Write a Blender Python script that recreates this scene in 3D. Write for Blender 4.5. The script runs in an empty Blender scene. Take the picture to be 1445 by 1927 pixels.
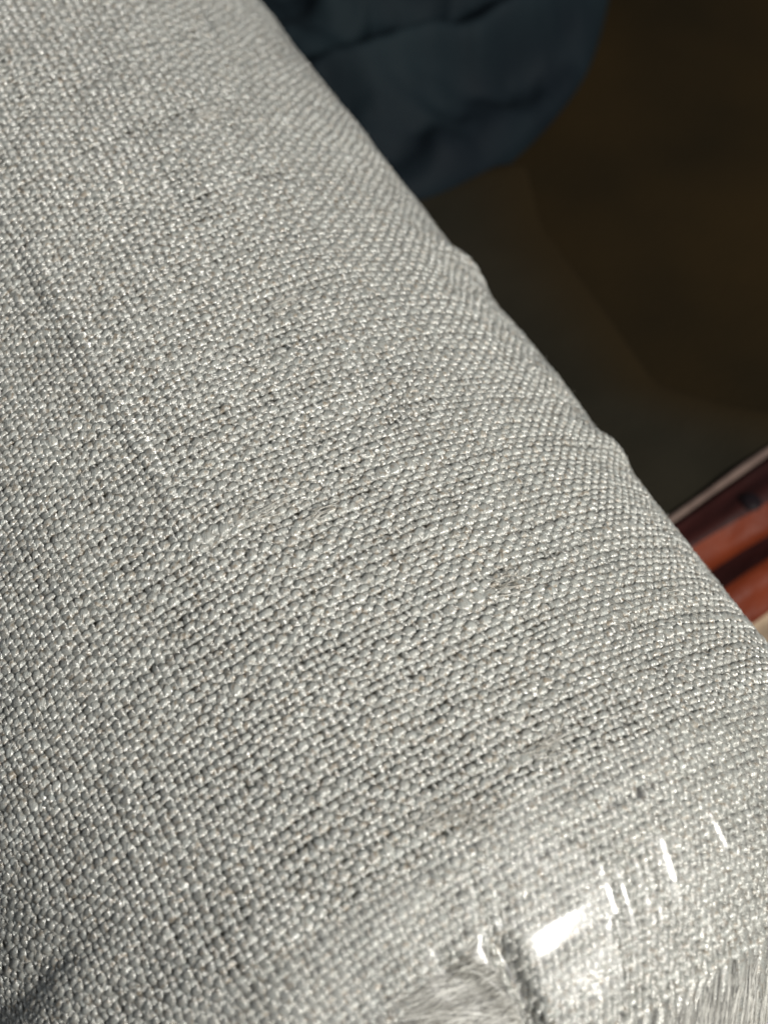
import bpy, math, random
import numpy as np
from mathutils import Vector, Matrix

R = math.radians
CM = 0.01                       # everything below is designed in centimetres
rng = np.random.default_rng(7)
random.seed(7)
scene = bpy.context.scene
COL = scene.collection

# ------------------------------------------------------------------ camera, light, exposure
cam_d = bpy.data.cameras.new('camera')
cam = bpy.data.objects.new('camera', cam_d)
COL.objects.link(cam)
cam.location = (0, 0, 15.0 * CM)
cam.rotation_euler = (R(30), 0, 0)
cam_d.sensor_fit = 'VERTICAL'
cam_d.sensor_height = 36.0
cam_d.lens = 2500.0 / 1927.0 * 36.0
cam_d.clip_start = 0.005
cam_d.clip_end = 50.0
cam_d.dof.use_dof = True
cam_d.dof.focus_distance = 10.2 * CM
cam_d.dof.aperture_fstop = 32.0
cam_d.dof.aperture_blades = 0
scene.camera = cam

world = bpy.data.worlds.new('World')
scene.world = world
world.use_nodes = True
wb = world.node_tree.nodes['Background']
wb.inputs['Color'].default_value = (0.86, 0.92, 1.0, 1)
wb.inputs['Strength'].default_value = 0.26

LAMP_DIR = Vector((0.57, -0.41, 0.76)).normalized()
lamp_d = bpy.data.lights.new('window_lamp', 'AREA')
lamp_d.shape = 'RECTANGLE'
lamp_d.size = 0.088
lamp_d.size_y = 0.044
lamp_d.energy = 2.7
lamp_d.color = (1.0, 0.972, 0.92)
lamp = bpy.data.objects.new('window_lamp', lamp_d)
COL.objects.link(lamp)
LAMP_AT = Vector((1.1 * CM, 1.9 * CM, 6.4 * CM))
lamp.location = LAMP_AT + LAMP_DIR * 0.36
lamp.rotation_euler = LAMP_DIR.to_track_quat('Z', 'Y').to_euler()

scene.view_settings.view_transform = 'Standard'
scene.view_settings.look = 'None'
scene.view_settings.exposure = 0.0
scene.view_settings.gamma = 1.0
scene.cycles.max_bounces = 10
scene.cycles.transparent_max_bounces = 12


# ------------------------------------------------------------------ helpers
def tag(o, label=None, cat=None, group=None, kind=None):
    if label: o['label'] = label
    if cat: o['category'] = cat
    if group: o['group'] = group
    if kind: o['kind'] = kind
    return o


def empty(name, loc=(0, 0, 0)):
    o = bpy.data.objects.new(name, None)
    o.empty_display_size = 0.01
    o.location = loc
    COL.objects.link(o)
    return o


def mesh_obj(name, verts, faces, mat, parent=None, uv=None, smooth=True):
    """verts (n,3) in cm, faces (m,4) or (m,3) index array"""
    me = bpy.data.meshes.new(name)
    verts = np.asarray(verts, dtype=np.float32) * CM
    faces = np.asarray(faces, dtype=np.int32)
    k = faces.shape[1]
    me.vertices.add(len(verts))
    me.vertices.foreach_set('co', verts.ravel())
    me.loops.add(faces.size)
    me.loops.foreach_set('vertex_index', faces.ravel())
    me.polygons.add(len(faces))
    me.polygons.foreach_set('loop_start', np.arange(0, faces.size, k, dtype=np.int32))
    me.polygons.foreach_set('loop_total', np.full(len(faces), k, dtype=np.int32))
    me.polygons.foreach_set('use_smooth', np.full(len(faces), smooth, dtype=bool))
    if uv is not None:
        l = me.uv_layers.new(name='UVMap')
        l.data.foreach_set('uv', np.asarray(uv, dtype=np.float32)[faces.ravel()].ravel())
    me.update(calc_edges=True)
    me.materials.append(mat)
    o = bpy.data.objects.new(name, me)
    COL.objects.link(o)
    if parent: o.parent = parent
    return o


def grid_faces(nu, nv, mask=None, wrap=False):
    """quads of a nu x nv grid of vertices (row-major in u)"""
    u = np.arange(nu - 1)[:, None]
    nvq = nv if wrap else nv - 1
    v = np.arange(nvq)[None, :]
    a = u * nv + v
    b = u * nv + (v + 1) % nv
    f = np.stack([a, b, b + nv, a + nv], -1)
    if mask is not None:
        f = f[mask]
    return f.reshape(-1, 4)


def smooth(x, a, b):
    x = np.clip((np.asarray(x, float) - a) / (b - a), 0, 1)
    return x * x * (3 - 2 * x)


def noise1(n, period, seed):
    """smooth random row of n values, feature length = period, about unit variance"""
    r = np.random.default_rng(seed)
    m = int(n / period) + 4
    k = r.normal(size=m)
    x = np.arange(n) / period + r.random()
    i = x.astype(int); f = x - i
    f = f * f * (3 - 2 * f)
    return k[i] * (1 - f) + k[np.minimum(i + 1, m - 1)] * f


def fbm2(x, y, seed, octaves=4, gain=0.5):
    """smooth 2-D value noise, roughly -1..1"""
    r = np.random.default_rng(seed)
    out = 0; amp = 1; tot = 0
    for k in range(octaves):
        g = r.uniform(-1, 1, (64, 64))
        xi = np.floor(x).astype(int); yi = np.floor(y).astype(int)
        fx = x - xi; fy = y - yi
        fx = fx * fx * (3 - 2 * fx); fy = fy * fy * (3 - 2 * fy)
        a = g[xi % 64, yi % 64]; b = g[(xi + 1) % 64, yi % 64]
        c = g[xi % 64, (yi + 1) % 64]; d = g[(xi + 1) % 64, (yi + 1) % 64]
        out = out + amp * ((a * (1 - fx) + b * fx) * (1 - fy) + (c * (1 - fx) + d * fx) * fy)
        tot += amp; amp *= gain; x = x * 2.03 + 7.1; y = y * 2.03 + 3.7
    return out / tot


# ------------------------------------------------------------------ the roll's body: s along the axis, t round it
EA, EB = 3.75, 3.2                                   # half width, half height
PHI = R(60)
ES = np.array([math.cos(PHI), -math.sin(PHI), 0.0])
ET = np.array([-math.sin(PHI), -math.cos(PHI), 0.0])
EZ = np.array([0.0, 0.0, 1.0])
CEN = -1.75 * ET + EB * EZ
_th = np.radians(np.linspace(-180, 180, 3601))
_ds = np.sqrt((EA * np.cos(_th)) ** 2 + (EB * np.sin(_th)) ** 2) * (_th[1] - _th[0])
_t = np.cumsum(_ds); _t -= np.interp(0, _th, _t)


def seg_dist(s, t, pts):
    """distance in the cloth plane to a polyline"""
    d = np.full(np.shape(s), 1e9)
    for (a, b), (c, e) in zip(pts[:-1], pts[1:]):
        vx, vy = c - a, e - b
        q = np.clip(((s - a) * vx + (t - b) * vy) / (vx * vx + vy * vy), 0, 1)
        d = np.minimum(d, np.hypot(s - a - q * vx, t - b - q * vy))
    return d


def end_fall(s):
    # the end of the roll falls away
    e = np.maximum(s + 2.1, 0)
    return -0.24 * np.minimum(e, 2.2) ** 2 - 1.056 * np.maximum(e - 2.2, 0)


def relief(s, t):
    """dents and swells of the cloth over the roll, cm"""
    d = 0.050 * fbm2(s * 0.55 + 9, t * 0.55 + 5, 3, 3)
    d = d + 0.016 * fbm2(s * 1.9, t * 1.9, 4, 2)
    d = d + 0.075 * np.exp(-((s + 7.28) / 0.17) ** 2) * np.exp(-((t + 4.05) / 0.55) ** 2)
    d = d + 0.070 * np.exp(-((s + 4.65) / 0.16) ** 2) * np.exp(-((t + 3.80) / 0.55) ** 2)
    # crease across the lower left
    d = d - 0.035 * np.exp(-((s + 2.80 + 0.04 * (t - 3)) / 0.13) ** 2) * smooth(t, 2.4, 3.3)
    d = d + 0.015 * np.exp(-((s + 2.50) / 0.22) ** 2) * smooth(t, 2.2, 3.3)
    # step along the heavy yarn
    d = d + 0.025 * smooth(-(t - 0.66), -0.05, 0.05) * smooth(t, -0.6, 0.6) * smooth(-s, 4.0, 5.5)
    d = d + end_fall(s)
    # pull-in folds across the cloth on the right
    for s0, t0, t1, a, w in ((-3.40, -2.6, -0.2, .014, .10), (-2.16, -1.15, -.35, .018, .08), (-2.04, -1.2, -.4, -.022, .08),
                             (-4.62, -0.3, 0.5, .018, .09), (-2.75, -3.8, -2.1, .018, .08),
                             (-6.6, -1.6, -0.7, .018, .08), (-8.95, -2.1, -1.1, .018, .08)):
        d = d - a * np.exp(-((s - s0) / w) ** 2) * smooth(t, t0 - .35, t0 + .2) * smooth(-t, -t1 - .35, -t1 + .2)
    # the frayed hollow and the fold beside it
    d = d - 0.15 * np.exp(-(seg_dist(s, t, [(-1.22, .19), (-0.95, .21), (-0.5, .24)]) / 0.075) ** 2)
    d = d + 0.03 * np.exp(-((s + 0.8) / .4) ** 2 - ((t + .35) / .35) ** 2)
    return d


def place(s, t, h):
    th = np.interp(t, _t, _th)
    sn, cs = np.sin(th), np.cos(th)
    p = CEN + s[..., None] * ES + (sn * EA)[..., None] * ET + (cs * EB)[..., None] * EZ
    nx, nz = sn / EA, cs / EB
    l = np.hypot(nx, nz)
    n = (nx / l)[..., None] * ET + (nz / l)[..., None] * EZ
    return p + n * (h + relief(s, t))[..., None], n


# ------------------------------------------------------------------ weave lattice
PS, PT = 0.0565, 0.0625                               # yarn spacing along and round the roll
S0, S1 = -12.3, -0.50
T0, T1 = -5.2, 4.6
NJ = int((S1 - S0) / PS) + 1                        # weft yarns
NI = int((T1 - T0) / PT) + 1                        # warp yarns
HEM = S1
sj = S1 - (NJ - 1 - np.arange(NJ)) * PS
ti = T0 + np.arange(NI) * PT


def warp_map(s, t):
    w = smooth(-t, -1.6, 0.6)
    k = np.maximum(s + 3.2, 0)
    G = 0.5 * 0.25 * k * k * w
    q = np.minimum(s + 4.0, 0)
    G = G + 0.20 * q * smooth(-q, 0, 2.0) * smooth(-t, -0.6, 3.2)
    wt = smooth(-s, 5.0, 9.5)
    Hh = 0.26 * t * wt
    return s + Hh, t + G


SJ, TI = np.meshgrid(sj, ti)                        # [i, j]
GS, GT = warp_map(SJ, TI)
JA = np.stack([noise1(NJ, 9, 100 + i) * 0.10 + noise1(NJ, 2.0, 900 + i) * 0.085 for i in range(NI)])
JB = np.stack([noise1(NI, 11, 2000 + j) * 0.13 + noise1(NI, 2.0, 3000 + j) * 0.085 for j in range(NJ)]).T
GT = GT + PT * (JA + (noise1(NI, 3, 5) * .10 + noise1(NI, 1, 6) * .05)[:, None])
GS = GS + PS * (JB + (noise1(NJ, 3, 7) * .07 + noise1(NJ, 1, 8) * .05)[None, :])
# local distortion where yarns were pulled aside
dist = fbm2(GS * 1.3, GT * 1.3, 21, 3) * 0.032
GS = GS + dist
GT = GT + fbm2(GS * 1.3, GT * 1.3, 22, 3) * 0.04

# half widths and half heights of every yarn at every crossing
WA = 0.0335 * (1 + 0.06 * rng.normal(size=NI)[:, None] + 0.10 * np.stack([noise1(NJ, 7, 4000 + i) for i in range(NI)])
               + 0.12 * rng.normal(size=(NI, NJ)))
WB = 0.0280 * (1 + 0.05 * rng.normal(size=NJ)[None, :] + 0.12 * np.stack([noise1(NI, 7, 6000 + j) for j in range(NJ)]).T
               + 0.12 * rng.normal(size=(NI, NJ)))


WA = WA * np.clip(np.gradient(warp_map(SJ, TI)[1], axis=0) / PT, .85, 1.6) ** .85
WB = WB * np.clip(np.gradient(warp_map(SJ, TI)[0], axis=1) / PS, .85, 1.5) ** .8


def slub_a(i, s_mid, half, amt):
    WA[i] *= 1 + amt * np.exp(-((sj - s_mid) / half) ** 2)


def slub_b(j, t_mid, half, amt):
    WB[:, j] *= 1 + amt * np.exp(-((ti - t_mid) / half) ** 2)


heavy = int(round((0.55 - T0) / PT))
for s_mid, hf, amt in ((-7.6, .45, .55), (-6.9, .3, .75), (-6.1, .5, .5), (-5.5, .3, .6), (-4.6, .5, .45), (-3.6, .4, .35)):
    slub_a(heavy, s_mid, hf, amt)
for s_mid, t_mid, hf, amt in ((-4.74, .3, .35, .7), (-2.12, -.8, .30, .95), (-2.10, .35, .3, .8), (-3.40, -.9, .6, .6),
                              (-6.5, -1.1, .35, .7), (-8.9, -1.6, .4, .6), (-1.75, .2, .25, .7), (-2.9, -2.9, .5, .6)):
    slub_b(int(round((s_mid - sj[0]) / PS)), t_mid, hf, amt)
for _ in range(75):
    slub_a(rng.integers(NI), rng.uniform(-12, -.6), rng.uniform(.08, .4), rng.uniform(.3, .8))
for _ in range(95):
    slub_b(rng.integers(NJ), rng.uniform(-4.5, 4.5), rng.uniform(.08, .4), rng.uniform(.3, .8))
WA = np.clip(WA, .022, .066); WB = np.clip(WB, .017, .058)
HA = 0.0182 * (WA / 0.0335) ** 0.45
HB = 0.0178 * (WB / 0.0280) ** 0.45

# which yarn family stands proud: the weft nearly everywhere, the warp at the lower left
LIFT = 0.003 * np.tanh(fbm2(GS * 0.5, GT * 0.5, 31, 2) * 3) - 0.0035 + 0.009 * smooth(GT, 0.6, 2.2) * smooth(GS, -5.5, -3.2)
AMP_A, AMP_B = 0.0200, 0.0215


def frayed(s, t):
    """1 inside the patch where the weft is torn out"""
    return smooth(s, -1.38, -1.18) * smooth(t, 0.16, 0.28) * smooth(-t, -1.06, -0.86)


SUB = 3                                              # samples per crossing
RING = np.radians(np.array([-30, 22, 68, 112, 158, 210]))


def interp_rows(a, sub):
    """Catmull-Rom resampling of the last axis"""
    n = a.shape[-1]
    u = np.linspace(0, n - 1, (n - 1) * sub + 1)
    i = np.minimum(u.astype(int), n - 2); f = u - i
    p0 = a[..., np.maximum(i - 1, 0)]; p1 = a[..., i]; p2 = a[..., i + 1]; p3 = a[..., np.minimum(i + 2, n - 1)]
    return 0.5 * ((2 * p1) + (-p0 + p2) * f + (2 * p0 - 5 * p1 + 4 * p2 - p3) * f ** 2 + (-p0 + 3 * p1 - 3 * p2 + p3) * f ** 3), u


def yarn(name, s, t, z, w, h, u, mat, parent, seed, keep=None):
    P, N = place(s, t, z)
    T = np.gradient(P, axis=0); T /= np.linalg.norm(T, axis=1)[:, None]
    Bn = np.cross(N, T); Bn /= np.linalg.norm(Bn, axis=1)[:, None]
    N2 = np.cross(T, Bn)
    r = np.random.default_rng(seed)
    k = len(RING)
    lump = 1 + 0.12 * r.normal(size=(len(P), k))
    V = P[:, None, :] + (np.cos(RING)[None, :] * w[:, None] * lump)[..., None] * Bn[:, None, :] \
        + (np.sin(RING)[None, :] * h[:, None] * lump)[..., None] * N2[:, None, :]
    uv = np.stack(np.broadcast_arrays((u * 0.1 + seed * 0.37)[:, None], np.linspace(0, 1, k)[None, :]), -1)
    m = None
    if keep is not None:
        kk = keep[:-1] & keep[1:]
        m = np.repeat(kk[:, None], k - 1, 1)
    return mesh_obj(name, V.reshape(-1, 3), grid_faces(len(P), k, m), mat, parent, uv.reshape(-1, 2))


# ------------------------------------------------------------------ materials
def nt(name):
    m = bpy.data.materials.new(name)
    m.use_nodes = True
    n = m.node_tree.nodes; l = m.node_tree.links
    return m, n, l, n['Principled BSDF']


def math_node(n, l, op, a, b=None, c=None):
    x = n.new('ShaderNodeMath'); x.operation = op
    for k, v in enumerate((a, b, c)):
        if v is None: continue
        if isinstance(v, (int, float)): x.inputs[k].default_value = v
        else: l.new(v, x.inputs[k])
    return x.outputs[0]


def linen_material(name, dark, light, rough=0.50, spec=0.3, gloss=.115):
    m, n, l, p = nt(name)
    uv = n.new('ShaderNodeUVMap')
    oi = n.new('ShaderNodeObjectInfo')
    sep = n.new('ShaderNodeSeparateXYZ'); l.new(uv.outputs[0], sep.inputs[0])
    # fibres run along the yarn with a gentle twist
    y = math_node(n, l, 'MULTIPLY_ADD', sep.outputs[0], 9.0, sep.outputs[1])
    yy = math_node(n, l, 'MULTIPLY', y, 6.0)
    xx = math_node(n, l, 'MULTIPLY', sep.outputs[0], 9.0)
    comb = n.new('ShaderNodeCombineXYZ'); l.new(xx, comb.inputs[0]); l.new(yy, comb.inputs[1])
    l.new(math_node(n, l, 'MULTIPLY', oi.outputs['Random'], 50.0), comb.inputs[2])
    f = n.new('ShaderNodeTexNoise'); f.inputs['Scale'].default_value = 1.0
    f.inputs['Detail'].default_value = 3; f.inputs['Roughness'].default_value = .65
    l.new(comb.outputs[0], f.inputs['Vector'])
    # slow colour change along the yarn, flecks of unbleached fibre
    tc = n.new('ShaderNodeTexCoord')
    g = n.new('ShaderNodeTexNoise'); g.inputs['Scale'].default_value = 420.0; g.inputs['Detail'].default_value = 3
    l.new(tc.outputs['Object'], g.inputs['Vector'])
    mix = n.new('ShaderNodeMix'); mix.data_type = 'RGBA'
    mix.inputs['A'].default_value = (*dark, 1); mix.inputs['B'].default_value = (*light, 1)
    a = math_node(n, l, 'MULTIPLY', f.outputs['Fac'], 0.85)
    b = math_node(n, l, 'MULTIPLY', oi.outputs['Random'], 0.25)
    c = math_node(n, l, 'MULTIPLY_ADD', g.outputs['Fac'], 0.5, b)
    s = math_node(n, l, 'SUBTRACT', math_node(n, l, 'ADD', a, c), 0.30)
    fs = n.new('ShaderNodeTexNoise'); fs.inputs['Scale'].default_value = 6500.0; fs.inputs['Detail'].default_value = 2
    l.new(tc.outputs['Object'], fs.inputs['Vector'])
    s = math_node(n, l, 'MULTIPLY_ADD', math_node(n, l, 'SUBTRACT', fs.outputs['Fac'], .5), 1.5, s)
    cl = n.new('ShaderNodeClamp'); l.new(s, cl.inputs[0])
    l.new(cl.outputs[0], mix.inputs['Factor'])
    # cool and warm flax mixed in the same cloth
    hn = n.new('ShaderNodeTexNoise'); hn.inputs['Scale'].default_value = 2200.0; hn.inputs['Detail'].default_value = 2
    l.new(tc.outputs['Object'], hn.inputs['Vector'])
    hr = n.new('ShaderNodeValToRGB')
    hr.color_ramp.elements[0].position = .32; hr.color_ramp.elements[0].color = (.74, .63, .50, 1)
    hr.color_ramp.elements[1].position = .68; hr.color_ramp.elements[1].color = (.95, 1.0, .985, 1)
    e = hr.color_ramp.elements.new(.43); e.color = (1.0, 1.0, .955, 1)
    l.new(hn.outputs['Fac'], hr.inputs[0])
    tint = n.new('ShaderNodeMix'); tint.data_type = 'RGBA'; tint.blend_type = 'MULTIPLY'
    tint.inputs['Factor'].default_value = 1.0
    l.new(mix.outputs['Result'], tint.inputs['A']); l.new(hr.outputs[0], tint.inputs['B'])
    l.new(tint.outputs['Result'], p.inputs['Base Color'])
    rr = math_node(n, l, 'MULTIPLY_ADD', g.outputs['Fac'], 0.50, rough - .15)
    l.new(rr, p.inputs['Roughness'])
    p.inputs['Specular IOR Level'].default_value = spec
    p.inputs['Sheen Weight'].default_value = 0.12
    p.inputs['Sheen Roughness'].default_value = 0.4
    bump = n.new('ShaderNodeBump'); bump.inputs['Strength'].default_value = 1.0
    bump.inputs['Distance'].default_value = 0.00014
    l.new(f.outputs['Fac'], bump.inputs['Height'])
    l.new(bump.outputs[0], p.inputs['Normal'])
    tg = n.new('ShaderNodeTangent'); tg.direction_type = 'UV_MAP'; tg.uv_map = 'UVMap'
    gs = n.new('ShaderNodeBsdfAnisotropic'); gs.distribution = 'GGX'
    gs.inputs['Color'].default_value = (1.0, .99, .95, 1)
    gs.inputs['Roughness'].default_value = .34
    gs.inputs['Anisotropy'].default_value = .85
    gs.inputs['Rotation'].default_value = .25
    l.new(tg.outputs[0], gs.inputs['Tangent'])
    b2 = n.new('ShaderNodeBump'); b2.inputs['Strength'].default_value = .8
    b2.inputs['Distance'].default_value = 0.00009
    l.new(f.outputs['Fac'], b2.inputs['Height']); l.new(b2.outputs[0], gs.inputs['Normal'])
    mx = n.new('ShaderNodeMixShader')
    l.new(math_node(n, l, 'MULTIPLY', math_node(n, l, 'POWER', fs.outputs['Fac'], 4.0), gloss * 22), mx.inputs[0])
    tl = n.new('ShaderNodeBsdfTranslucent'); l.new(tint.outputs['Result'], tl.inputs['Color'])
    m0 = n.new('ShaderNodeMixShader'); m0.inputs[0].default_value = .30
    l.new(p.outputs[0], m0.inputs[1]); l.new(tl.outputs[0], m0.inputs[2])
    l.new(m0.outputs[0], mx.inputs[1]); l.new(gs.outputs[0], mx.inputs[2])
    l.new(mx.outputs[0], n['Material Output'].inputs['Surface'])
    return m


M_WARP = linen_material('linen_warp', (0.16, 0.155, 0.142), (0.43, 0.425, 0.40))
M_WEFT = linen_material('linen_weft', (0.25, 0.245, 0.228), (0.66, 0.655, 0.62))


def plain_cloth(name, ca, cb, scale, rough=.8, bump_scale=900, bump=.5, spec=.2, detail=4):
    m, n, l, p = nt(name)
    tc = n.new('ShaderNodeTexCoord')
    a = n.new('ShaderNodeTexNoise'); a.inputs['Scale'].default_value = scale; a.inputs['Detail'].default_value = detail
    l.new(tc.outputs['Object'], a.inputs['Vector'])
    r = n.new('ShaderNodeValToRGB')
    r.color_ramp.elements[0].position = .36; r.color_ramp.elements[0].color = (*ca, 1)
    r.color_ramp.elements[1].position = .66; r.color_ramp.elements[1].color = (*cb, 1)
    l.new(a.outputs['Fac'], r.inputs[0]); l.new(r.outputs[0], p.inputs['Base Color'])
    b = n.new('ShaderNodeTexNoise'); b.inputs['Scale'].default_value = bump_scale; b.inputs['Detail'].default_value = 3
    l.new(tc.outputs['Object'], b.inputs['Vector'])
    bm = n.new('ShaderNodeBump'); bm.inputs['Strength'].default_value = bump; bm.inputs['Distance'].default_value = .0003
    l.new(b.outputs['Fac'], bm.inputs['Height']); l.new(bm.outputs[0], p.inputs['Normal'])
    p.inputs['Roughness'].default_value = rough
    p.inputs['Specular IOR Level'].default_value = spec
    return m


M_CORE = plain_cloth('core_paper', (.34, .32, .28), (.46, .44, .39), 300, .9)
M_FLOOR = plain_cloth('brown_upholstery', (.0095, .0068, .0032), (.020, .0122, .0042), 16, .95, 1400, .6, .04)
M_NAVY = plain_cloth('navy_cloth', (.0024, .0047, .0074), (.0062, .0120, .0150), 30, .75, 1500, .35, .12)
M_MAROON = plain_cloth('maroon_cloth', (.014, .0035, .0028), (.024, .005, .004), 60, .55, 1200, .3, .12)
M_RUST = plain_cloth('rust_cloth', (.070, .0105, .003), (.12, .021, .0055), 60, .5, 1200, .3, .12)
M_PALE = plain_cloth('pale_piping', (.09, .062, .052), (.14, .10, .082), 200, .7, 1500, .4, .1)
M_DIM = plain_cloth('dim_piping', (.030, .020, .015), (.05, .034, .026), 200, .8, 1500, .4, .1)
M_BEIGE = plain_cloth('beige_cloth', (.32, .24, .16), (.48, .37, .26), 120, .8, 1500, .4, .1)
M_STUD = plain_cloth('dark_stud', (.004, .003, .004), (.010, .005, .006), 100, .5, 900, .1, .1)
M_LINT = plain_cloth('dark_lint', (.02, .018, .016), (.05, .04, .035), 200, .8, 900, .1, .1)


def hair_material(name, ca, cb, rough, spec):
    m, n, l, p = nt(name)
    uv = n.new('ShaderNodeUVMap')
    sep = n.new('ShaderNodeSeparateXYZ'); l.new(uv.outputs[0], sep.inputs[0])
    r = n.new('ShaderNodeValToRGB')
    r.color_ramp.elements[0].position = .05; r.color_ramp.elements[0].color = (*ca, 1)
    r.color_ramp.elements[1].position = .95; r.color_ramp.elements[1].color = (*cb, 1)
    l.new(sep.outputs[0], r.inputs[0]); l.new(r.outputs[0], p.inputs['Base Color'])
    p.inputs['Roughness'].default_value = rough
    p.inputs['Specular IOR Level'].default_value = spec
    tl = n.new('ShaderNodeBsdfTranslucent'); l.new(r.outputs[0], tl.inputs['Color'])
    mx = n.new('ShaderNodeMixShader'); mx.inputs[0].default_value = .3
    l.new(p.outputs[0], mx.inputs[1]); l.new(tl.outputs[0], mx.inputs[2])
    l.new(mx.outputs[0], n['Material Output'].inputs['Surface'])
    return m


M_FRAY = hair_material('flax_tow', (.22, .205, .17), (.80, .79, .74), .42, .5)
M_HAIR = hair_material('flax_hair', (.40, .37, .31), (.80, .78, .72), .3, .6)


def tape_material():
    m, n, l, p = nt('clear_tape_film')
    out = n['Material Output']
    tc = n.new('ShaderNodeTexCoord')
    a = n.new('ShaderNodeTexNoise'); a.inputs['Scale'].default_value = 750; a.inputs['Detail'].default_value = 3
    b = n.new('ShaderNodeTexNoise'); b.inputs['Scale'].default_value = 180; b.inputs['Detail'].default_value = 4
    l.new(tc.outputs['Object'], a.inputs['Vector']); l.new(tc.outputs['Object'], b.inputs['Vector'])
    h = math_node(n, l, 'MULTIPLY_ADD', a.outputs['Fac'], 0.55, b.outputs['Fac'])
    bm = n.new('ShaderNodeBump'); bm.inputs['Strength'].default_value = .07; bm.inputs['Distance'].default_value = .0004
    l.new(h, bm.inputs['Height'])
    gl = n.new('ShaderNodeBsdfGlossy'); gl.inputs['Roughness'].default_value = .21
    gl.inputs['Color'].default_value = (1, 1, 1, 1)
    l.new(bm.outputs[0], gl.inputs['Normal'])
    tr = n.new('ShaderNodeBsdfTransparent'); tr.inputs['Color'].default_value = (.98, .98, .97, 1)
    df = n.new('ShaderNodeBsdfDiffuse'); df.inputs['Color'].default_value = (.80, .80, .78, 1)
    l.new(bm.outputs[0], df.inputs['Normal'])
    m1 = n.new('ShaderNodeMixShader')
    milk = math_node(n, l, 'MULTIPLY_ADD', b.outputs['Fac'], .16, -.03)
    l.new(milk, m1.inputs[0]); l.new(tr.outputs[0], m1.inputs[1]); l.new(df.outputs[0], m1.inputs[2])
    fr = n.new('ShaderNodeLayerWeight'); fr.inputs['Blend'].default_value = .5
    sch = math_node(n, l, 'MULTIPLY_ADD', math_node(n, l, 'POWER', fr.outputs['Facing'], 5.0), .88, .055)
    m2 = n.new('ShaderNodeMixShader')
    l.new(sch, m2.inputs[0])
    g2 = n.new('ShaderNodeBsdfGlossy'); g2.inputs['Roughness'].default_value = .46
    l.new(bm.outputs[0], g2.inputs['Normal'])
    mg = n.new('ShaderNodeMixShader'); mg.inputs[0].default_value = .68
    l.new(gl.outputs[0], mg.inputs[1]); l.new(g2.outputs[0], mg.inputs[2])
    l.new(m1.outputs[0], m2.inputs[1]); l.new(mg.outputs[0], m2.inputs[2])
    l.new(m2.outputs[0], out.inputs['Surface'])
    n.remove(p)
    return m


M_TAPE = tape_material()

# ------------------------------------------------------------------ the linen roll
roll = empty('linen_roll', tuple(CEN * CM * np.array([1, 1, 0])))
tag(roll, 'thick roll of light grey plain woven linen lying diagonally across the picture', 'fabric roll')
ROLL_INV = Matrix.Translation(-Vector(roll.location))


def on_roll(o):
    o.matrix_parent_inverse = ROLL_INV
    return o


# core
nc, ns = 200, 160
tt = np.linspace(-180, 180, nc, endpoint=False)
ss = np.linspace(S0 - .1, 1.6, ns)
th = np.radians(tt)
core = CEN + ss[:, None, None] * ES + (np.sin(th) * (EA - .047))[None, :, None] * ET + (np.cos(th) * (EB - .047))[None, :, None] * EZ
vs = core.reshape(-1, 3)
# shape the top of the core with the cloth's relief
tl = np.interp(th, _th, _t)
rel = relief(np.repeat(ss, nc), np.tile(tl, ns))
top = (np.abs(np.tile(tt, ns)) < 100)
nrm = (np.tile(np.sin(th), ns) / EA)[:, None] * ET + (np.tile(np.cos(th), ns) / EB)[:, None] * EZ
nrm /= np.linalg.norm(nrm, axis=1)[:, None]
vs = vs + nrm * (rel * top)[:, None]
fc = grid_faces(ns, nc, wrap=True)
co = on_roll(mesh_obj('core', vs, fc, M_CORE, roll))
c0 = len(vs)
caps = np.vstack([vs, CEN + ss[0] * ES, CEN + ss[-1] * ES])
tri = [(c0, (k + 1) % nc, k, k) for k in range(nc)]
me = bpy.data.meshes.new('core_end')
me.from_pydata([tuple(v * CM) for v in caps], [], [(c0, k, (k + 1) % nc) for k in range(nc)] +
               [(c0 + 1, (ns - 1) * nc + (k + 1) % nc, (ns - 1) * nc + k) for k in range(nc)])
me.materials.append(M_CORE)
ce = bpy.data.objects.new('core_end', me); COL.objects.link(ce); ce.parent = roll; on_roll(ce)

# warp yarns: along the roll, past the hem they hang on as a fringe
FR_N = 26
for i in range(NI):
    sg = 1 if i % 2 else -1
    S, u = interp_rows(GS[i], SUB); T, _ = interp_rows(GT[i], SUB)
    w, _ = interp_rows(WA[i], SUB); h, _ = interp_rows(HA[i], SUB); lf, _ = interp_rows(LIFT[i], SUB)
    fray = frayed(S, T)
    up = np.cos(np.pi * u) * sg
    w = w * (1 + .24 * up - .05); z = AMP_A * up * (1 - .6 * fray) + lf - .02 * fray
    r = np.random.default_rng(8000 + i)
    e = np.arange(1, FR_N + 1)
    ext_s = S[-1] + e * 0.075
    slope = (T[-1] - T[-9]) / (S[-1] - S[-9])
    wob = np.cumsum(r.normal(size=FR_N)) * .006
    ext_t = T[-1] + slope * e * .075 + wob + .05 * np.sin(e * .23 + r.random() * 6)
    ext_z = z[-1] * np.exp(-e * .5) + .012 * np.sin(e * .5 + r.random() * 6) + .004 * r.normal()
    S = np.r_[S, ext_s]; T = np.r_[T, ext_t]; z = np.r_[z, ext_z]
    w = np.r_[w, w[-1] * (1 + .7 * np.minimum(e / 6, 1)) * (1 + .1 * noise1(FR_N, 4, 8300 + i))]
    h = np.r_[h, h[-1] * (1 - .55 * np.minimum(e / 4, 1))]; u = np.r_[u, u[-1] + e]
    on_roll(yarn('warp_yarn', S, T, z, w, h, u, M_WARP, roll, i))

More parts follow.
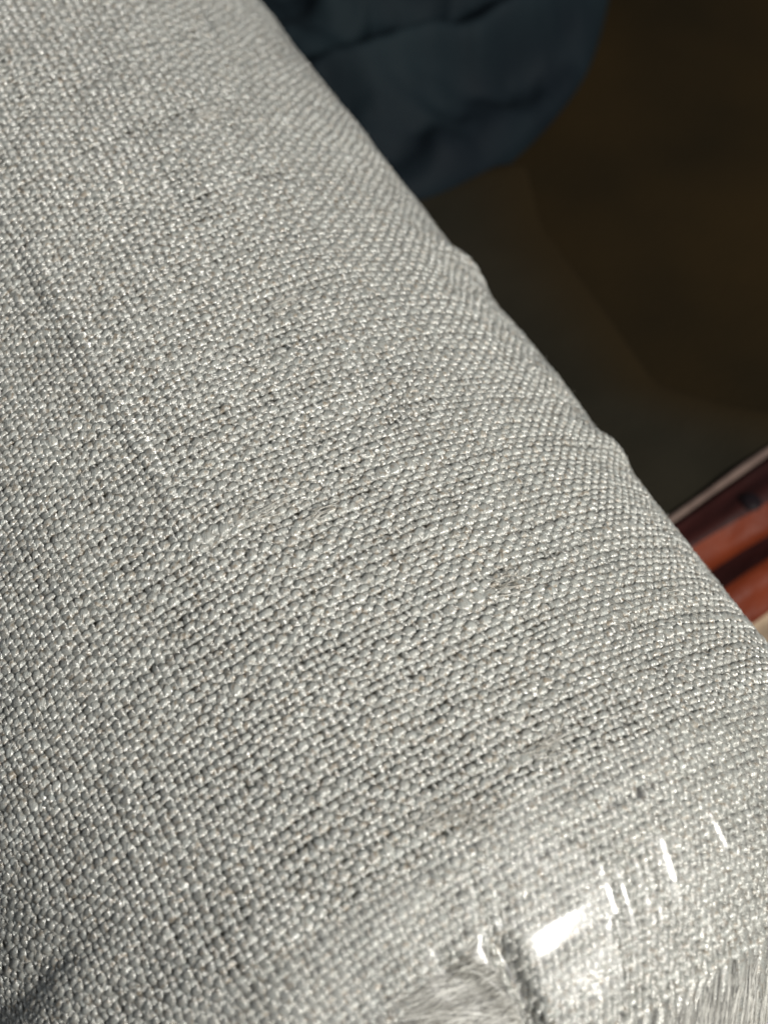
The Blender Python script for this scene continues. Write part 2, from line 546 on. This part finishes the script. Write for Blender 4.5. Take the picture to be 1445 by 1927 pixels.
# weft yarns: round the roll, torn out inside the frayed patch
for j in range(NJ):
    sg = 1 if j % 2 else -1
    S, u = interp_rows(GS[:, j], SUB); T, _ = interp_rows(GT[:, j], SUB)
    w, _ = interp_rows(WB[:, j], SUB); h, _ = interp_rows(HB[:, j], SUB); lf, _ = interp_rows(LIFT[:, j], SUB)
    up = -np.cos(np.pi * u) * sg
    w = w * (1 + .27 * up - .03); z = AMP_B * up - lf
    if j == NJ - 1:
        z = z + .010; w = w * 1.15
    keep = frayed(S, T + .10 * math.sin(j * 2.3)) < .5
    on_roll(yarn('weft_yarn', S, T, z, w, h, u, M_WEFT, roll, 500 + j, keep))


# ------------------------------------------------------------------ loose fibres (thin three-sided tubes)
def fibres(name, s, t, z, rad, mat, parent):
    """s, t, z arrays (n, m)"""
    n, m = s.shape
    P, N = place(s, t, z)
    T = np.gradient(P, axis=1); T /= np.linalg.norm(T, axis=2)[..., None] + 1e-9
    B = np.cross(N, T); B /= np.linalg.norm(B, axis=2)[..., None] + 1e-9
    N2 = np.cross(T, B)
    taper = np.sin(np.linspace(.35, math.pi - .12, m))[None, :] * rad[:, None]
    a = np.radians([90, 210, 330])
    V = P[:, :, None, :] + (taper[..., None] * np.cos(a))[..., None] * B[:, :, None, :] + (taper[..., None] * np.sin(a))[..., None] * N2[:, :, None, :]
    f1 = grid_faces(m, 3, wrap=True)
    F = (np.arange(n) * m * 3)[:, None, None] + f1[None]
    uvs = np.repeat(np.random.default_rng(n).random(n), m * 3)
    o = mesh_obj(name, V.reshape(-1, 3), F.reshape(-1, 4), mat, parent, np.stack([uvs, uvs * 0 + .5], -1))
    o['kind'] = 'stuff'
    return o


def curl(n, m, s0, t0, ang, length, bend, z0, z1, seed, kink=.125):
    r = np.random.default_rng(seed)
    q = np.linspace(0, 1, m)[None, :]
    a = ang[:, None] + bend[:, None] * (q - .5) + kink * np.cumsum(r.normal(size=(n, m)), 1)
    st = (length / m)[:, None]
    s = s0[:, None] + np.cumsum(np.cos(a) * st, 1)
    t = t0[:, None] + np.cumsum(np.sin(a) * st, 1)
    z = z0[:, None] + (z1 - z0)[:, None] * np.sin(q * math.pi * .5 + .1) ** 1.3
    return s, t, z


n = 9000
s_, t_, z_ = curl(n, 7, rng.uniform(-12, -.6, n), rng.uniform(-4.6, 4.3, n), rng.uniform(0, 6.28, n),
                  rng.gamma(2, .05, n) + .04, rng.normal(size=n) * 1.3, rng.uniform(.01, .035, n), .03 + rng.gamma(2, .006, n), 41)
# snags: small bundles of pulled fibres lying along the weft
for (a0, b0, ln, k) in ((-2.16, -.62, .42, 22), (-2.12, .25, .35, 16), (-1.95, .05, .3, 14), (-4.72, .25, .4, 16),
                        (-3.40, -1.1, .5, 14), (-6.5, -.9, .35, 10), (-8.9, -1.4, .4, 10), (-2.9, -2.6, .4, 12), (-4.5, -.2, .3, 10)):
    s2, t2, z2 = curl(k, 7, a0 + rng.normal(size=k) * .035, b0 + rng.normal(size=k) * .05, np.full(k, -1.57) + rng.normal(size=k) * .18,
                      ln * rng.uniform(.5, 1.1, k), rng.normal(size=k) * .8, rng.uniform(.03, .05, k), rng.uniform(.045, .075, k), int(1000 + k + 10 * abs(a0)))
    s_ = np.vstack([s_, s2]); t_ = np.vstack([t_, t2]); z_ = np.vstack([z_, z2])
n = len(s_)
on_roll(fibres('loose_fibre', s_, t_, z_, np.r_[rng.uniform(.0006, .0014, 9000), rng.uniform(.0015, .0035, n - 9000)], M_HAIR, roll))

n = 2000                                             # matted fibres filling the torn patch and the fringe
ga = rng.uniform(0, 1, n)
s0_ = rng.uniform(-1.32, -.35, n); t0_ = rng.uniform(.40, 1.10, n)
s_, t_, z_ = curl(n, 10, s0_, t0_, -1.35 + rng.normal(size=n) * .17, rng.uniform(.2, .6, n), rng.normal(size=n) * .7,
                  rng.uniform(-.02, .03, n), rng.uniform(-.02, .05, n), 42, .035)
t_ = np.clip(t_, .30, 1.15)
on_roll(fibres('frayed_fibre', s_, t_, z_, rng.uniform(.003, .010, n), M_FRAY, roll))

n = 4800                                             # fringe fuzz below the hem
s0_ = rng.uniform(-.48, .7, n); t0_ = rng.uniform(-2.6, .9, n)
s_, t_, z_ = curl(n, 8, s0_, t0_, .62 + rng.normal(size=n) * .13, rng.uniform(.25, .8, n), rng.normal(size=n) * .25,
                  rng.uniform(.0, .04, n), rng.uniform(.01, .045, n), 43, .03)
on_roll(fibres('fringe_fibre', s_, t_, z_, rng.uniform(.003, .008, n), M_FRAY, roll))

n = 26                                               # a few dark bits of lint
s_, t_, z_ = curl(n, 8, rng.uniform(-9, -1.5, n), rng.uniform(-2.5, 3.6, n), rng.uniform(0, 6.28, n),
                  rng.uniform(.04, .14, n), rng.normal(size=n) * 1.5, np.full(n, .035), np.full(n, .045), 44)
on_roll(fibres('dark_lint', s_, t_, z_, rng.uniform(.0015, .003, n), M_LINT, roll))

# ------------------------------------------------------------------ clear tape holding the hem
tape = None
ts = np.linspace(-1.92, 1.5, 240)
tt = np.linspace(-4.9, 4.9, 620)
TS, TT = np.meshgrid(ts, tt, indexing='ij')
edge = 0.035 * fbm2(TT * 1.1, TT * 0 + 2, 61, 3) + .02 * np.sin(TT * 1.7)
TSW = TS + edge * smooth(-TS, .8, 1.9)
calm = 1 - .85 * np.exp(-(((TSW + 1.08) / .34) ** 4)) * np.exp(-(((TT + .30) / .52) ** 4))
hz = 0.046 + calm * (0.014 * fbm2(TSW * 3, TT * 3, 62, 3) + .006 * fbm2(TSW * 14, TT * 14, 63, 2))


def ridge(pts, amp, w, asym=0.0):
    d = seg_dist(TSW, TT, pts)
    return amp * np.exp(-(d / w) ** 2)


hz = hz + ridge([(-1.30, .50), (-1.14, .41), (-1.04, .36), (-.88, .31), (-.70, .285), (-.4, .25)], .105, .038)
hz = hz + ridge([(-1.72, .10), (-1.36, .15), (-1.15, .17)], .022, .017)
hz = hz - ridge([(-1.15, .13), (-.94, .17), (-.60, .2)], .045, .05)
hz = hz + ridge([(-1.0, -.60), (-.80, -.56), (-.62, -.5), (-.30, -.28)], .034, .017)
hz = hz + ridge([(-1.55, -1.85), (-1.30, -1.70), (-1.05, -1.75)], .020, .03)
for k in range(5):                                   # fine parallel stretch lines
    t0 = -.62 - .13 * k + .03 * math.sin(k * 2.7)
    hz = hz + ridge([(-1.25 - .02 * k, t0 - .06), (-.85, t0)], .008 + .002 * (k % 2), .027)
for k in range(16):
    a, b = rng.uniform(-1.7, -.5), rng.uniform(-3.4, 2.8)
    g = rng.uniform(-.5, .5); L = rng.uniform(.12, .45)
    hz = hz + ridge([(a, b), (a + L * math.cos(g), b + L * math.sin(g))], rng.uniform(.008, .022), rng.uniform(.024, .036))
# the flat, slightly tipped facet that catches the light
fx = np.exp(-(((TSW + 1.10) / .13) ** 4)) * np.exp(-(((TT + .20) / .32) ** 4))
hz = hz * (1 - .9 * fx) + fx * (.056 + .003 * fbm2(TSW * 6, TT * 6, 64, 2))
hz = np.maximum(hz, .012)
fx2 = np.exp(-(((TSW + 1.08) / .30) ** 4)) * np.exp(-(((TT + .30) / .48) ** 4))
hz = hz + fx2 * (end_fall(TSW) + .030 + .09 * (TT + .25) ** 2 - relief(TSW, TT))
PV, _ = place(TSW, TT, hz)
tape = mesh_obj('clear_tape', PV.reshape(-1, 3), grid_faces(240, 620), M_TAPE)
tag(tape, 'wide strip of clear glossy packing tape wrinkled over the hem of the linen roll', 'tape')

# ------------------------------------------------------------------ surface behind
gx = np.linspace(-32, 32, 190); gy = np.linspace(-18, 60, 230)
GX, GY = np.meshgrid(gx, gy, indexing='ij')
lat = GX * ET[0] + GY * ET[1] + 1.75
away = smooth(np.abs(lat), 3.6, 6.0)
hz = .16 * fbm2(GX * .22, GY * .22, 71, 3) * away - .16
floor = mesh_obj('floor', np.stack([GX, GY, hz], -1).reshape(-1, 3), grid_faces(190, 230)[:, ::-1], M_FLOOR)
floor['kind'] = 'structure'


# ------------------------------------------------------------------ grey-green cloth beside the roll
M_OLIVE = plain_cloth('grey_green_cloth', (.0095, .0085, .0055), (.0150, .0130, .0085), 45, .9, 1500, .5, .06)
ob = np.array([(1.0, 14.6), (2.2, 14.9), (2.35, 13.6), (3.15, 12.0), (3.75, 10.7), (4.7, 10.35), (6.5, 10.0), (9.0, 9.9)])
na_, nb_ = 160, 60
uu = np.linspace(0, 1, na_); cum = np.r_[0, np.cumsum(np.hypot(*np.diff(ob, axis=0).T))]; cum /= cum[-1]
bx_ = np.interp(uu, cum, ob[:, 0]); by_ = np.interp(uu, cum, ob[:, 1])
for _ in range(6):
    bx_[1:-1] = (bx_[:-2] + bx_[1:-1] + bx_[2:]) / 3; by_[1:-1] = (by_[:-2] + by_[1:-1] + by_[2:]) / 3
ix_ = -1.2 + 5.6 * uu; iy_ = 13.5 - 6.6 * uu          # the edge tucked towards the roll
QQ = np.linspace(0, 1, nb_)[None, :]
OX = ix_[:, None] * (1 - QQ) + bx_[:, None] * QQ; OY = iy_[:, None] * (1 - QQ) + by_[:, None] * QQ
OZ = .12 * (1 - QQ ** 6) + .05 * fbm2(OX * .8, OY * .8, 75, 3) * (1 - QQ ** 4) + .02
OZ[:, -1] = -.3
def fade_edge(m, col):
    # colour blends to the floor's brown towards the outer edge, softening the outline
    n, l = m.node_tree.nodes, m.node_tree.links
    p = n['Principled BSDF']; src = p.inputs['Base Color'].links[0].from_socket
    uv = n.new('ShaderNodeUVMap'); sep = n.new('ShaderNodeSeparateXYZ'); l.new(uv.outputs[0], sep.inputs[0])
    mr = n.new('ShaderNodeMapRange'); mr.interpolation_type = 'SMOOTHSTEP'
    mr.inputs['From Min'].default_value = .45; mr.inputs['From Max'].default_value = 1.0
    l.new(sep.outputs[0], mr.inputs['Value'])
    mx = n.new('ShaderNodeMix'); mx.data_type = 'RGBA'; mx.inputs['B'].default_value = (*col, 1)
    l.new(mr.outputs[0], mx.inputs['Factor']); l.new(src, mx.inputs['A']); l.new(mx.outputs['Result'], p.inputs['Base Color'])


fade_edge(M_OLIVE, (.0150, .0098, .0038))
OUV = np.stack([np.broadcast_to(QQ, OX.shape), np.broadcast_to(uu[:, None], OX.shape)], -1)
olive = mesh_obj('flat_cloth', np.stack([OX, OY, OZ], -1).reshape(-1, 3), grid_faces(na_, nb_), M_OLIVE, uv=OUV.reshape(-1, 2))
tag(olive, 'dark grey-green cloth lying flat along the right side of the linen roll', 'cloth')


# ------------------------------------------------------------------ navy cloth bundle
def ray_poly(c, ang, poly):
    d = np.array([math.cos(ang), math.sin(ang)])
    best = 1e9
    for a, b in zip(poly, np.roll(poly, -1, axis=0)):
        e = b - a
        den = d[0] * e[1] - d[1] * e[0]
        if abs(den) < 1e-9: continue
        w = a - c
        k = (w[0] * e[1] - w[1] * e[0]) / den
        q = (w[0] * d[1] - w[1] * d[0]) / den
        if k > 0 and -1e-6 <= q <= 1 + 1e-6: best = min(best, k)
    return best


poly = np.array([(3.75, 18.6), (3.28, 16.9), (2.62, 15.85), (1.80, 14.8), (.85, 14.05), (-.2, 13.4), (-1.1, 14.2),
                 (-3.2, 17.9), (-4.6, 21), (-3, 25), (3, 26), (4.3, 22)])
c2 = np.array([.2, 18.8])
na, nr = 300, 110
angs = np.linspace(0, 2 * math.pi, na, endpoint=False)
rad = np.array([ray_poly(c2, a, poly) for a in angs])
for _ in range(90): rad = (np.roll(rad, 1) + rad + np.roll(rad, -1)) / 3
rho = np.linspace(0, 1, nr) ** .85
RX = c2[0] + np.cos(angs)[None] * rad[None] * rho[:, None]
RY = c2[1] + np.sin(angs)[None] * rad[None] * rho[:, None]
env = (1 - rho[:, None] ** 3.2) ** .55 * np.ones_like(RX)
wx = RX + .8 * fbm2(RX * .5, RY * .5, 81, 2); wy = RY + .8 * fbm2(RX * .5, RY * .5, 82, 2)
fold = 1 - np.abs(fbm2(wx * .8, wy * .5, 83, 2)) * 2.2


def fold_line(pts, w):
    return np.exp(-(seg_dist(RX, RY, pts) / w) ** 2)


hz = 1.05 * env + (.22 * fold + .24 * fbm2(RX * 1.1, RY * 1.1, 84, 3)) * np.minimum(env * 1.6, 1)
hz = hz + .55 * fold_line([(-1.2, 15.4), (-.3, 15.7), (.7, 16.2), (1.5, 16.5), (2.5, 17.2), (2.9, 18.6)], .30)
hz = hz - .32 * fold_line([(.2, 14.6), (1.1, 15.5), (2.2, 16.3), (2.9, 17.0)], .42)
hz = hz - .36 * fold_line([(-1.6, 17.6), (-.6, 16.8), (.4, 17.0), (1.3, 17.3), (2.2, 18.2)], .45)
hz = hz + .34 * fold_line([(-1.9, 19.2), (-1.0, 18.0), (-.9, 17.2)], .25)
hz = hz + .34 * fold_line([(.1, 19.0), (.9, 18.2), (1.6, 18.6)], .25)
hz = np.maximum(hz * 1.0 - .02, -.10)
hz[-1] = -.12
navy = mesh_obj('cloth_bundle', np.stack([RX, RY, hz], -1).reshape(-1, 3), grid_faces(nr, na, wrap=True)[:, ::-1], M_NAVY)
tag(navy, 'dark navy blue crumpled cloth bundle behind the upper edge of the linen roll', 'cloth')

# ------------------------------------------------------------------ red and rust striped pouch
Q0 = np.array([3.7, 8.41]) - np.array([.8, .6]) * 1.55
D1 = np.array([.8, .6]); D2 = np.array([.6, -.8])
pouch = empty('striped_pouch', (Q0[0] * CM, Q0[1] * CM, 0))
tag(pouch, 'dark red pouch with rust stripes and pale piped edge at the right side', 'pouch')
PI = Matrix.Translation(-Vector(pouch.location))


def pouch_h(a, v):
    e = smooth(v, -.02, .12)
    return .10 + .22 * e + .10 * np.sin((v - .12 * a) * 7.0 + .6) * smooth(v, .1, .5) + .04 * fbm2(a * 1.2, v * 3, 91, 3)


def band(name, v0, v1, mat, lift=0.0):
    a = np.linspace(0, 7, 150); q = np.linspace(0, 1, 30)
    Aa, Q = np.meshgrid(a, q, indexing='ij')
    lo = v0(Aa); hi = v1(Aa)
    V = lo + (hi - lo) * Q
    X = Q0[0] + D1[0] * Aa + D2[0] * V; Y = Q0[1] + D1[1] * Aa + D2[1] * V
    o = mesh_obj(name, np.stack([X, Y, pouch_h(Aa, V) + lift], -1).reshape(-1, 3), grid_faces(150, 30)[:, ::-1], mat, pouch)
    o.matrix_parent_inverse = PI
    return o


e0 = lambda a: a * 0.0
e1 = lambda a: .50 + .055 * (a - 1.6) + .02 * np.sin(a * 3)
e2 = lambda a: .84 + .10 * (a - 1.6) + .03 * np.sin(a * 2.2)
e3 = lambda a: 1.16 + .03 * (a - 1.6) + .02 * np.sin(a * 2.7)
e4 = lambda a: 1.66 + .03 * (a - 1.6)
e5 = lambda a: 3.0 + a * 0
b = band('maroon_stripe', e0, e1, M_MAROON)
b = band('rust_stripe', e1, e2, M_RUST)
b = band('maroon_stripe', e2, e3, M_MAROON)
b = band('rust_stripe', e3, e4, M_RUST)
b = band('beige_panel', e4, e5, M_BEIGE)


def tube(name, pts, r, mat, parent, inv, k=10):
    pts = np.asarray(pts, float)
    T = np.gradient(pts, axis=0); T /= np.linalg.norm(T, axis=1)[:, None]
    B = np.cross(EZ, T); B /= np.linalg.norm(B, axis=1)[:, None]
    N = np.cross(T, B)
    a = np.linspace(0, 2 * math.pi, k, endpoint=False)
    r = np.broadcast_to(r, (len(pts),))
    V = pts[:, None] + (r[:, None] * np.cos(a))[..., None] * B[:, None] + (r[:, None] * np.sin(a))[..., None] * N[:, None]
    o = mesh_obj(name, V.reshape(-1, 3), grid_faces(len(pts), k, wrap=True), mat, parent)
    o.matrix_parent_inverse = inv
    return o


a = np.linspace(0, 7, 90)
tube('piping', np.stack([Q0[0] + D1[0] * a - D2[0] * .03, Q0[1] + D1[1] * a - D2[1] * .03, .20 + .015 * np.sin(a * 3)], -1),
     .055 + .006 * np.sin(a * 5), M_PALE, pouch, PI)
a = np.linspace(2.4, 7, 60)
o = tube('piping', np.stack([Q0[0] + D1[0] * a - D2[0] * (.30 + .02 * np.sin(a * 2)), Q0[1] + D1[1] * a - D2[1] * .30, .0 + .03 * np.sin(a)], -1),
         .075, M_DIM, pouch, PI)
o['label'] = 'dim brown second piping'
# backing under the piping and stripes
bk = np.array([[0, -.05], [7, -.05], [7, 3.0], [0, 3.0]])
bx = [(Q0[0] + D1[0] * p[0] + D2[0] * p[1], Q0[1] + D1[1] * p[0] + D2[1] * p[1]) for p in bk]
vv = [(x, y, -.2) for x, y in bx] + [(x, y, .09) for x, y in bx]
o = mesh_obj('backing', vv, [(0, 3, 2, 1), (4, 5, 6, 7), (0, 1, 5, 4), (1, 2, 6, 5), (2, 3, 7, 6), (3, 0, 4, 7)], M_MAROON, pouch, smooth=False)
o.matrix_parent_inverse = PI
# stud
sa, sv = 2.42, .46
ctr = np.array([Q0[0] + D1[0] * sa + D2[0] * sv, Q0[1] + D1[1] * sa + D2[1] * sv])
zc = float(pouch_h(np.array(sa), np.array(sv)))
q = np.linspace(0, math.pi / 2, 8); az = np.linspace(0, 2 * math.pi, 24, endpoint=False)
V = np.stack([ctr[0] + .13 * np.cos(q)[:, None] * np.cos(az), ctr[1] + .13 * np.cos(q)[:, None] * np.sin(az),
              zc + .05 * np.sin(q)[:, None] + 0 * az], -1)
o = mesh_obj('stud', V.reshape(-1, 3), grid_faces(8, 24, wrap=True), M_STUD, pouch)
o.matrix_parent_inverse = PI
